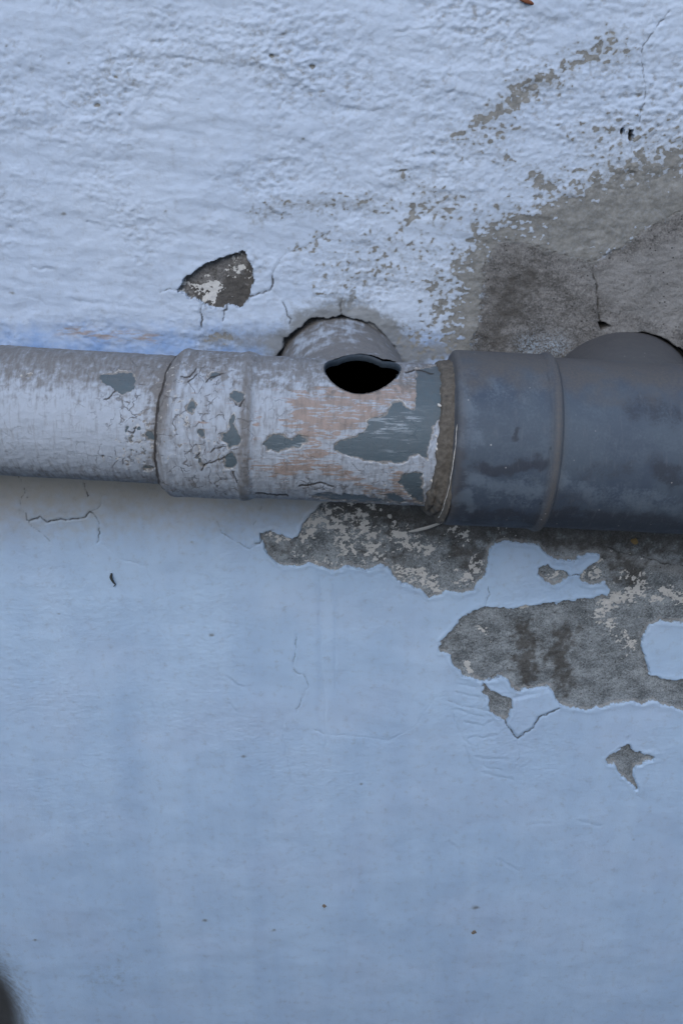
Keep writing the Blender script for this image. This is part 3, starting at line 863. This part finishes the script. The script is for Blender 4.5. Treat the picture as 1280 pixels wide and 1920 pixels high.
def build_tee(mat, mat_in, mat_rim):
    A, B = P(312, 792, PD), P(800, 816, PD)
    a, up, side = frame_of(A, B)
    s_lip, s_b0, s_b1, s_bm, s_e = s_of(A, B, [309, 452, 482, 468, 838])
    s_list = np.arange(s_lip, s_e, 0.0009)

    def rf(S, T):
        r = np.full(S.shape, 0.0550)
        sock = sstep(s_b1, s_b0, S)
        r = r + 0.0017 * sock
        r = r + 0.0017 * np.exp(-(((S - s_bm) / 0.0050) ** 4))
        r = r - 0.0035 * sstep(s_lip + 0.006, s_lip, S) ** 2
        r = r + 0.0006 * np.exp(-((S - s_lip - 0.008) / 0.003) ** 2)
        return r

    def dirt(S, T, u, v, w1):
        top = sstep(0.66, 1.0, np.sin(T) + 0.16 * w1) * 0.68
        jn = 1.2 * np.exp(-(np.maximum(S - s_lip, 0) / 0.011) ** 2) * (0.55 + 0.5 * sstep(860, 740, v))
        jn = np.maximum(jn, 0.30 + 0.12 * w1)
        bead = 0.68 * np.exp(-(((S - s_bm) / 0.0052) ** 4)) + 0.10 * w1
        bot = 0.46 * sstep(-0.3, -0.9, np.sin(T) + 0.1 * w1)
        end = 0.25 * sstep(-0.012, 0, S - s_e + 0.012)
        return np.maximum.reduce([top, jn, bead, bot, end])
    tans = [([(560, 760), (640, 745), (770, 730)], 24, .95), ([(560, 790), (620, 800), (690, 775)], 26, .9), ([(590, 830), (570, 815)], 16, .9),
            ([(530, 880), (570, 870), (590, 850)], 18, 1.0), ([(590, 865), (640, 890), (670, 900)], 14, .75), ([(745, 890), (750, 930)], 13, 1.0),
            ([(690, 915), (790, 940)], 10, .8), ([(480, 790), (485, 795)], 7, .8), ([(470, 870), (500, 880)], 14, .5), ([(770, 720), (775, 760)], 10, .9)]
    scr = [([(700, 800), (770, 790)], 18, 1.0), ([(530, 835), (570, 828)], 12, .7), ([(740, 840), (760, 830)], 14, .6), ([(760, 915), (790, 912)], 6, 1)]
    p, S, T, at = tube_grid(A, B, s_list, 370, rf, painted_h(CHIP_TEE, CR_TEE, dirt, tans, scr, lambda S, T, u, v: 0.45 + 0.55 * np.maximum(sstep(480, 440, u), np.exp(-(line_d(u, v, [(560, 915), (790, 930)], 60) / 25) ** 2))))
    skew = 0.0085 * (1 - np.cos(T)) * np.where(np.sin(T) > 0, 1.0, 0.75) + 0.0011 * fbm(np.cos(T) * 3 + 5, np.sin(T) * 3 + 5, 296, 3)
    p = p + (np.clip(skew, -0.002, 0.010) * sstep(s_lip + 0.045, s_lip, S))[..., None] * a
    at['crack'] = np.maximum(at['crack'], sstep(0.0032, 0.0008, S - s_lip + 0.0012 * fbm(T * 6, T * 0, 290, 3)))
    root = empty('pipe_tee', tuple(A), 'white painted pipe tee with an open oval hole and flaking paint', 'pipe fitting')
    # hole bored from above: sheared ellipse in plan
    s_h = s_of(A, B, [671])[0]
    H = A + a * s_h
    RA, RB, SH = 0.0285, 0.0275, 0.10
    hn = up * math.cos(math.radians(7)) + np.array([0, -1, 0]) * math.sin(math.radians(7))
    hb = np.cross(hn, a)                                    # towards the wall
    if hb[1] < 0:
        hb = -hb

    def rho(q):
        d = q - H
        x, y, z = d @ a, d @ hb, d @ hn
        return np.where(z > 0.012, np.hypot(x / RA, (y - SH * x) / RB), 9.0), x, y, z

    def cut(q, F):
        sh = q.shape
        q = q.reshape(-1, 3)
        r, x, y, z = rho(q)
        near = (r < 1) & (r > 1 - 0.062)
        k = np.where(near, 1 / np.maximum(r, 1e-6), 1)
        nx, ny = x * k, SH * x * k + (y - SH * x) * k
        q2 = q + np.where(near, nx - x, 0)[:, None] * a + np.where(near, ny - y, 0)[:, None] * hb
        drop = (r < 1 - 0.062)[F].any(axis=1) | ((r < 1)[F].all(axis=1))
        return q2.reshape(sh), F[~drop]
    F = grid_faces(*p.shape[:2], wrap=True)
    p, F = cut(p, F)
    # branch into the wall
    BW = BRANCH_L + np.array([0, 0.03, 0])
    BA = A + a * s_of(A, B, [664])[0]
    ba, bup, bside = frame_of(BA, BW)
    L = np.linalg.norm(BW - BA)
    dq = p.reshape(-1, 3) - BA
    open_ = (np.linalg.norm(dq - np.outer(dq @ ba, ba), axis=1) < 0.0525) & (dq @ ba > 0.004)
    F = F[~open_[F].all(axis=1)]
    body = split_chips('tee_body', p, F, at, mat, root)
    nt = 330
    th = np.linspace(0, 2 * np.pi, nt, endpoint=False)
    tt = np.concatenate([np.linspace(0, 1, 90)])
    TT, TH = np.meshgrid(tt, th, indexing='ij')
    start = np.sqrt(np.maximum(0.0550 ** 2 - (0.0550 * np.sin(TH)) ** 2, 0)) - 0.004
    start = np.maximum(start, -0.004)
    D = start + (L - start) * TT
    fl = 0.0006 * fbm(D / 0.02, TH * 3, 260, 3) + 0.00035 * fbm(D / 0.005, TH * 10, 270, 3)
    rb = R_L - 0.0006 + fl + 0.0030 * np.exp(-np.maximum(D - start - 0.004, 0) / 0.014)
    q = BA + D[..., None] * ba + (np.cos(TH)[..., None] * bside + np.sin(TH)[..., None] * bup) * rb[..., None]
    Fb = grid_faces(*q.shape[:2], wrap=True)
    w1 = fbm(D / 0.012, TH * 5, 280, 4)
    u, v = to_px(q[..., 0], q[..., 1], q[..., 2])
    bat = {'chip': np.full(D.shape, -40.0), 'tan': -0.62 + 0.25 * w1, 'dirt': 0.92 + 0.45 * w1 - 0.45 * np.exp(-(line_d(u, v, [(560, 650), (620, 620), (660, 612)], 80) / 22) ** 2),
           'crack': np.zeros(D.shape), 'scratch': np.zeros(D.shape), 'flake': np.full(D.shape, 0.25)}
    q, Fb = cut(q, Fb)
    br = link_part('branch_pipe', q.reshape(-1, 3), Fb, {k: x.ravel() for k, x in bat.items()}, mat, root)
    br['label'] = 'dusty grey stub of pipe running back into the wall'
    # cut edge of the hole and the dark inside of the pipe
    nth = 160
    ph = np.linspace(0, 2 * np.pi, nth, endpoint=False)
    ex, ey = RA * np.cos(ph), None
    ey = SH * ex + RB * np.sin(ph)
    pb = (H[None] + ex[:, None] * a + ey[:, None] * hb)

    def top_z(pt, R):
        # height along hn at which the upper skin of body or branch is met
        lo = np.full(len(pt), 0.0)
        zs = np.linspace(0.02, 0.075, 300)
        best = np.zeros(len(pt))
        for z in zs:
            qq = pt + z * hn
            d1 = qq - A
            r1 = np.linalg.norm(d1 - np.outer(d1 @ a, a), axis=1)
            d2 = qq - BA
            r2 = np.linalg.norm(d2 - np.outer(d2 @ ba, ba), axis=1)
            ins = (r1 < R) | ((r2 < R) & (d2 @ ba > 0))
            best = np.where(ins, z, best)
        return best
    zt = top_z(pb, 0.0550)
    rows = []
    nz = fbm(ph * 6, ph * 0, 300, 3)
    for k, (dz, grow) in enumerate(((0.0003, 0.0006), (0.0002, -0.0003), (-0.0018, -0.0006), (-0.0042, -0.0007), (-0.0050, -0.0002))):
        g = 1 + (grow + 0.0002 * nz) / RA
        rows.append(H[None] + (ex * g)[:, None] * a + (ey * g)[:, None] * hb + (zt + dz)[:, None] * hn)
    rim = np.stack(rows)
    link_mesh('hole_rim', rim.reshape(-1, 3), grid_faces(5, nth, True), mat_rim, root)['label'] = 'dark sawn edge of the open hole'
    s_in = np.linspace(s_lip + 0.03, s_e - 0.002, 180)
    pin, _, _, _ = tube_grid(A, B, s_in, 200, lambda S, T: 0.0500 + 0 * S)
    Fi = grid_faces(*pin.shape[:2], wrap=True)
    q_ = pin.reshape(-1, 3)
    r_, _, _, _ = rho(q_)
    d2 = q_ - BA
    in_branch = (np.linalg.norm(d2 - np.outer(d2 @ ba, ba), axis=1) < 0.049) & (d2 @ ba > 0)
    Fi = Fi[~((r_ < 0.98) | in_branch)[Fi].any(axis=1)]
    link_mesh('inner_bore', q_, Fi[:, ::-1], mat_in, root)
    st = np.sqrt(np.maximum(0.05 ** 2 - (0.049 * np.sin(th)) ** 2, 0)) - 0.001
    Din = st[None] + (L - st[None]) * np.linspace(0, 1, 30)[:, None]
    qi = BA + Din[..., None] * ba + (np.cos(th)[None, :, None] * bside + np.sin(th)[None, :, None] * bup) * 0.0495
    fi = grid_faces(30, nt, True)
    ri, _, _, _ = rho(qi.reshape(-1, 3))
    fi = fi[~(ri < 0.97)[fi].any(axis=1)]
    link_mesh('branch_bore', qi.reshape(-1, 3), fi[:, ::-1], mat_in, root)
    # closed far ends so that no daylight gets in
    for c, dirv, e1, e2, R in ((BW, ba, bside, bup, 0.052), (A + a * (s_lip + 0.031), a, side, up, 0.0505), (A + a * (s_e - 0.004), a, side, up, 0.0505)):
        tq = np.linspace(0, 2 * np.pi, 48, endpoint=False)
        ringp = c[None] + R * (np.cos(tq)[:, None] * e1 + np.sin(tq)[:, None] * e2)
        pts = np.vstack([ringp, c[None]])
        tri = np.array([[i, (i + 1) % 48, 48] for i in range(48)])
        link_mesh('bore_end', pts, tri, mat_in, root)
    return root


def build_grey_tee(mat, mat_seal, mat_white):
    A, B = P(835, 820, PD), P(1280, 843, PD)
    a, up, side = frame_of(A, B)
    s0, sr0, sr, sr1, se0, se = s_of(A, B, [836, 996, 1010, 1022, 1310, 2000])
    root = empty('large_pipe_tee', tuple(A), 'thick bluish-grey plastic pipe tee with a wide socket on the right', 'pipe fitting')

    def attrs(S, T, u, v):
        w1, w2 = fbm(S / 0.02, T * 3, 310, 4), fbm(S / 0.02, T * 3, 315, 4)
        st = np.zeros_like(S)
        for pts, w, am in (([(900, 875), (960, 880), (1005, 865)], 16, 1.1), ([(860, 860), (870, 905), (852, 930)], 20, .9), ([(850, 760), (852, 840)], 12, .6),
                           ([(1200, 760), (1260, 780)], 34, .75), ([(1240, 870), (1265, 900)], 26, .8), ([(1100, 890), (1180, 885)], 26, .5),
                           ([(840, 960), (1010, 972)], 22, .9), ([(1020, 975), (1290, 990)], 30, 1.0), ([(1050, 935), (1150, 945)], 20, .55),
                           ([(975, 800), (976, 830)], 5, .9)):
            st = np.maximum(st, am * np.exp(-(line_d(u + 16 * w1, v + 16 * w2, pts, w * 3) / w) ** 2))
        du = np.zeros_like(S)
        for pts, w, am in (([(880, 900), (1000, 925)], 20, .8), ([(862, 938), (868, 945)], 18, 1.3), ([(1050, 900), (1110, 930), (1290, 950)], 24, .6),
                           ([(870, 700), (880, 830)], 26, .65), ([(900, 720), (1000, 720)], 40, .4)):
            du = np.maximum(du, am * np.exp(-(line_d(u + 16 * w1, v + 16 * w2, pts, w * 3) / w) ** 2))
        br_ = sstep(0.74, 1.0, np.sin(T) + 0.10 * w1)
        br_ = np.maximum(br_, 0.95 * np.exp(-((S - sr) / 0.0042) ** 2))
        br_ = np.maximum(br_, 0.6 * np.exp(-(np.maximum(S - s0, 0) / 0.006) ** 2) * (S < sr0))
        h = 0.00025 * fbm(S / 0.03, T * 2, 320, 3)
        return h, {'stain': st, 'dust': du, 'brown': br_}

    def rs(S, T):
        r = 0.0678 + 0 * S
        r = r - 0.0016 * sstep(s0 + 0.004, s0, S) ** 2
        r = r - 0.0075 * sstep(s0 + 0.0006, s0 - 0.0016, S)
        return r
    s_list = np.concatenate([np.array([s0 - 0.0016, s0 - 0.0010, s0 - 0.0004]), np.arange(s0, sr0 + 0.002, 0.0012)])
    p, S, T, at = tube_grid(A, B, s_list, 320, rs, attrs)
    link_part('socket', p.reshape(-1, 3), grid_faces(*p.shape[:2], wrap=True), {k: x.ravel() for k, x in at.items()}, mat, root)

    def rr(S, T):
        t = np.clip((S - sr0) / (sr1 - sr0), 0, 1)
        return 0.0660 + 0.0018 * sstep(1.0, 0.7, t) + 0.0021 * np.sin(np.pi * np.clip((t - 0.15) * 1.35, 0, 1)) ** 0.8
    p, S, T, at = tube_grid(A, B, np.linspace(sr0 - 0.001, sr1 + 0.002, 24), 320, rr, attrs)
    link_part('socket_bead', p.reshape(-1, 3), grid_faces(*p.shape[:2], wrap=True), {k: x.ravel() for k, x in at.items()}, mat, root)

    s_list = np.concatenate([np.arange(sr1 - 0.006, se0, 0.0012), np.linspace(se0, se, 40)])
    p, S, T, at = tube_grid(A, B, s_list, 320, lambda S, T: 0.0662 + 0 * S, attrs)
    link_part('tee_body', p.reshape(-1, 3), grid_faces(*p.shape[:2], wrap=True), {k: x.ravel() for k, x in at.items()}, mat, root)
    # branch
    BW = BRANCH_R + np.array([0, 0.03, 0])
    BA = A + a * s_of(A, B, [1172])[0]
    ba, bup, bside = frame_of(BA, BW)
    L = np.linalg.norm(BW - BA)
    th = np.linspace(0, 2 * np.pi, 260, endpoint=False)
    TT, TH = np.meshgrid(np.linspace(0, 1, 70), th, indexing='ij')
    start = np.sqrt(np.maximum(0.0662 ** 2 - (0.0660 * np.sin(TH)) ** 2, 0)) - 0.004
    D = start + (L - start) * TT
    q = BA + D[..., None] * ba + (np.cos(TH)[..., None] * bside + np.sin(TH)[..., None] * bup) * (R_R - 0.0004 + 0.0002 * fbm(D / 0.02, TH * 2, 330, 3))[..., None]
    n = D.size
    o = link_part('branch_pipe', q.reshape(-1, 3), grid_faces(*q.shape[:2], wrap=True),
                  {'stain': np.full(n, 0.25), 'dust': np.zeros(n), 'brown': np.full(n, 0.95)}, mat, root)
    o['label'] = 'dark grey stub running back into the bare mortar'
    # mortar fillet between the painted tee and the grey socket
    A2, B2 = P(795, 815.5, PD), P(842, 820, PD)
    L2 = np.linalg.norm(B2 - A2)
    s_list = np.linspace(-0.0015, L2 * 0.96, 60)

    def rm(S, T):
        t = np.clip(S / L2, 0, 1)
        ed = 0.0022 * fbm(np.cos(T) * 4 + 9, np.sin(T) * 4 + 4, 340, 4)
        edge = sstep(-0.0008, 0.0016, S - 0.0035 - ed)
        r = 0.0530 + edge * (0.0036 + 0.0022 * t)
        r = r + 0.0011 * fbm(S / 0.008, T * 7, 350, 4) * edge
        low = sstep(0.0, -0.5, np.sin(T))
        r = r + low * 0.0022 * np.abs(np.sin(t * 9 + np.sin(T * 3))) * edge + low * 0.004 * t * edge
        r = r + 0.0032 * sstep(0.72, 0.86, t) + 0.0025 * sstep(0.8, 1.0, np.sin(T)) * t
        return r
    p, S, T, _ = tube_grid(A2, B2, s_list, 300, rm)
    link_part('mortar_seal', p.reshape(-1, 3), grid_faces(*p.shape[:2], wrap=True), {}, mat_seal, root)['label'] = 'brown mortar smeared round the joint'
    # chalky crumbs where the mortar has torn the paint
    a2, up2, side2 = frame_of(A2, B2)
    for j in range(6):
        an = math.radians(random.choice((random.uniform(5, 48), random.uniform(-55, 48))))
        dv = math.cos(an) * side2 + math.sin(an) * up2
        q = A2 + a2 * (0.0030 + random.uniform(-0.0012, 0.0016)) + dv * 0.0556
        cr = blob('chalk_crumb', (0, 0, 0), (random.uniform(0.0006, 0.0014), random.uniform(0.0008, 0.0018)), mat_white, 70 + j, None, None, tuple(dv), 0.5)
        cr.parent = root
        cr.location = tuple(q - np.array(root.location))
    # pale seam line at the socket mouth, and white crumbs along the seal
    th = np.linspace(math.radians(-70), math.radians(40), 90)
    a2, up2, side2 = frame_of(A2, B2)
    sw = []
    for j, ph in enumerate(np.linspace(0, 2 * np.pi, 6, endpoint=False)):
        rad = np.maximum(0.00032 + 0.00035 * fbm(th * 9, th * 0 + 2, 360, 3), 0.00005)
        R = 0.0636 + rad * np.cos(ph) + 0.0004 * fbm(th * 5, th * 0, 365, 2)
        s = L2 * 0.80 + rad * np.sin(ph) + 0.0006 * fbm(th * 3, th * 0 + 5, 366, 3)
        sw.append(A2 + s[:, None] * a2 + (np.cos(th)[:, None] * side2 + np.sin(th)[:, None] * up2) * R[:, None])
    sw = np.stack(sw, 1)
    link_mesh('pale_seam', sw.reshape(-1, 3), grid_faces(90, 6, True), mat_white, root)
    return root


# ---------------------------------------------------------------- small loose things
def blob(name, c, size, mat, seed, label, cat, normal=(0, -1, 0), flat=0.35, parent=None, n=9):
    """a little angular crumb lying on a surface"""
    r = random.Random(seed)
    nrm = Vector(normal).normalized()
    t1 = nrm.orthogonal().normalized()
    t2 = nrm.cross(t1)
    ring = [0.75 + 0.5 * r.random() for _ in range(n)]
    pts, faces = [], []
    for lv, (h, k) in enumerate(((-0.2, 1.0), (flat * 0.6, 0.92), (flat, 0.55))):
        for i in range(n):
            an = 2 * math.pi * i / n
            w = ring[i] * k
            q = Vector(c) + t1 * math.cos(an) * w * size[0] + t2 * math.sin(an) * w * size[1] + nrm * h * min(size) * (0.8 + 0.4 * r.random())
            pts.append(q)
    top = Vector(c) + nrm * flat * min(size) * 1.05
    pts.append(top)
    for lv in range(2):
        for i in range(n):
            faces.append((lv * n + i, lv * n + (i + 1) % n, (lv + 1) * n + (i + 1) % n, (lv + 1) * n + i))
    me = bpy.data.meshes.new(name)
    fs = faces + [(2 * n + i, 2 * n + (i + 1) % n, 3 * n) for i in range(n)]
    me.from_pydata([tuple(p) for p in pts], [], fs)
    me.materials.append(mat)
    o = bpy.data.objects.new(name, me)
    sc.collection.objects.link(o)
    return tag(o, label, cat)


def strand(name, pts, radii, mat, label, cat, k=7, squash=1.0):
    pts = [np.array(p, float) for p in pts]
    # refine with Catmull-Rom
    fine, fr = [], []
    for i in range(len(pts) - 1):
        p0, p1, p2, p3 = pts[max(i - 1, 0)], pts[i], pts[i + 1], pts[min(i + 2, len(pts) - 1)]
        for t in np.linspace(0, 1, 7)[:-1]:
            fine.append(0.5 * ((2 * p1) + (p2 - p0) * t + (2 * p0 - 5 * p1 + 4 * p2 - p3) * t * t + (3 * p1 - p0 - 3 * p2 + p3) * t ** 3))
            fr.append(radii[i] * (1 - t) + radii[i + 1] * t)
    fine.append(pts[-1])
    fr.append(radii[-1])
    co = []
    for i, q in enumerate(fine):
        d = fine[min(i + 1, len(fine) - 1)] - fine[max(i - 1, 0)]
        d /= np.linalg.norm(d) + 1e-9
        e1 = np.cross(d, [0, 1, 0])
        e1 /= np.linalg.norm(e1) + 1e-9
        e2 = np.cross(d, e1)
        for j in range(k):
            an = 2 * math.pi * j / k
            co.append(q + fr[i] * (math.cos(an) * e1 + squash * math.sin(an) * e2))
    o = link_mesh(name, np.array(co), grid_faces(len(fine), k, True), mat)
    return tag(o, label, cat)


# ---------------------------------------------------------------- build
def build_ground():
    n = NT('worn_concrete_paving')
    f = n.noise(40, 5)
    g = n.noise(3, 4)
    m = n.fin(n.mix(g, n.mix(f, (0.10, 0.10, 0.095), (0.16, 0.158, 0.15)), (0.17, 0.168, 0.16)), 0.9, f, 0.004)
    s = 60.0
    o = link_mesh('ground', [(-s, -s, 0), (s, -s, 0), (s, 1, 0), (-s, 1, 0)], [[0, 1, 2, 3]], m, smooth=False)
    tag(o, kind='structure')


build_ground()


def build_added_shade_wall():
    # unseen wall added behind the camera to darken the foot of the plastered wall
    m = plain('added_shade_wall_render', (0.30, 0.29, 0.27), 0.9, 0.2, 30)
    x0, x1, y0, y1, z1 = -9.0, 9.0, -2.75, -2.50, 1.90
    v = [(x, y, z) for z in (-0.05, z1) for y in (y0, y1) for x in (x0, x1)]
    f = [[0, 1, 3, 2], [4, 6, 7, 5], [0, 4, 5, 1], [2, 3, 7, 6], [0, 2, 6, 4], [1, 5, 7, 3]]
    tag(link_mesh('added_shade_wall', v, f, m, smooth=False), kind='structure')


build_added_shade_wall()
wall = build_wall()
paint_mat = painted_pipe_material('flaking_pipe_paint')
bore_mat = plain('dark_pipe_inside', (0.0009, 0.001, 0.0012), 0.95, 0.3, 200, 0.0)  # near-black colour stands in for the shade inside the pipe
seal_mat = plain('brown_mortar', (0.112, 0.102, 0.088), 0.9, 0.65, 330, 0.2)
white_mat = plain('chalky_white', (0.55, 0.545, 0.52), 0.8, 0.15, 300)
build_left_pipe(paint_mat)
build_tee(paint_mat, bore_mat, plain('sawn_plastic_edge', (0.036, 0.050, 0.066), 0.6, 0.35, 400))
build_grey_tee(grey_pipe_material(), seal_mat, white_mat)

leaf_mat = plain('dry_yellow_leaf', (0.23, 0.165, 0.075), 0.7, 0.3, 500)
rust_mat = plain('rusty_brown', (0.20, 0.075, 0.035), 0.75, 0.4, 500)
mud_mat = plain('dried_mud', (0.23, 0.19, 0.15), 0.9, 0.3, 500)
dark_mat = plain('dark_fibre', (0.045, 0.05, 0.05), 0.8, 0.3, 500)

strand('paint_strip', [P(766, 997, -0.004), P(782, 994, -0.006), P(805, 988, -0.008), P(829, 979, -0.010)], [0.0006, 0.0016, 0.0017, 0.0008],
       white_mat, 'thin pale strip of peeled paint below the brown mortar joint', 'paint strip', 8, 0.4)
c = P(1189, 1015, 0.0005)
me_leaf = blob('dry_leaf', c, (0.0026, 0.0036), leaf_mat, 5, 'tiny yellow dry leaf on the bare patch below the grey fitting', 'leaf', flat=0.3)
strand('rusty_splinter', [P(975, -3, -0.002), P(986, 1, -0.003), P(994, 4, -0.002), P(1000, 7, -0.001)], [0.0010, 0.0016, 0.0014, 0.0006],
       rust_mat, 'rust-brown splinter at the top edge of the wall', 'splinter', 8, 0.6)
strand('dark_thread', [P(209, 1075, -0.002), P(208, 1083, -0.003), P(212, 1091, -0.003), P(216, 1096, -0.002), P(213, 1100, -0.002)],
       [0.0008, 0.0014, 0.0010, 0.0006, 0.0004], dark_mat, 'small dark curled thread on the smooth blue paint', 'thread', 7, 0.8)
blob('mud_speck', P(608, 1699, 0.0), (0.0026, 0.0028), mud_mat, 8, 'brown mud speck low on the wall, left of the pair', 'mud speck')
blob('mud_speck', P(888, 1749, 0.0), (0.0034, 0.0024), mud_mat, 9, 'brown mud speck low on the wall, right of the pair', 'mud speck')
blob('paint_crumb', P(731, 968, 0.0), (0.0022, 0.0024), white_mat, 12, 'white paint crumb on the bare patch under the tee', 'paint crumb')
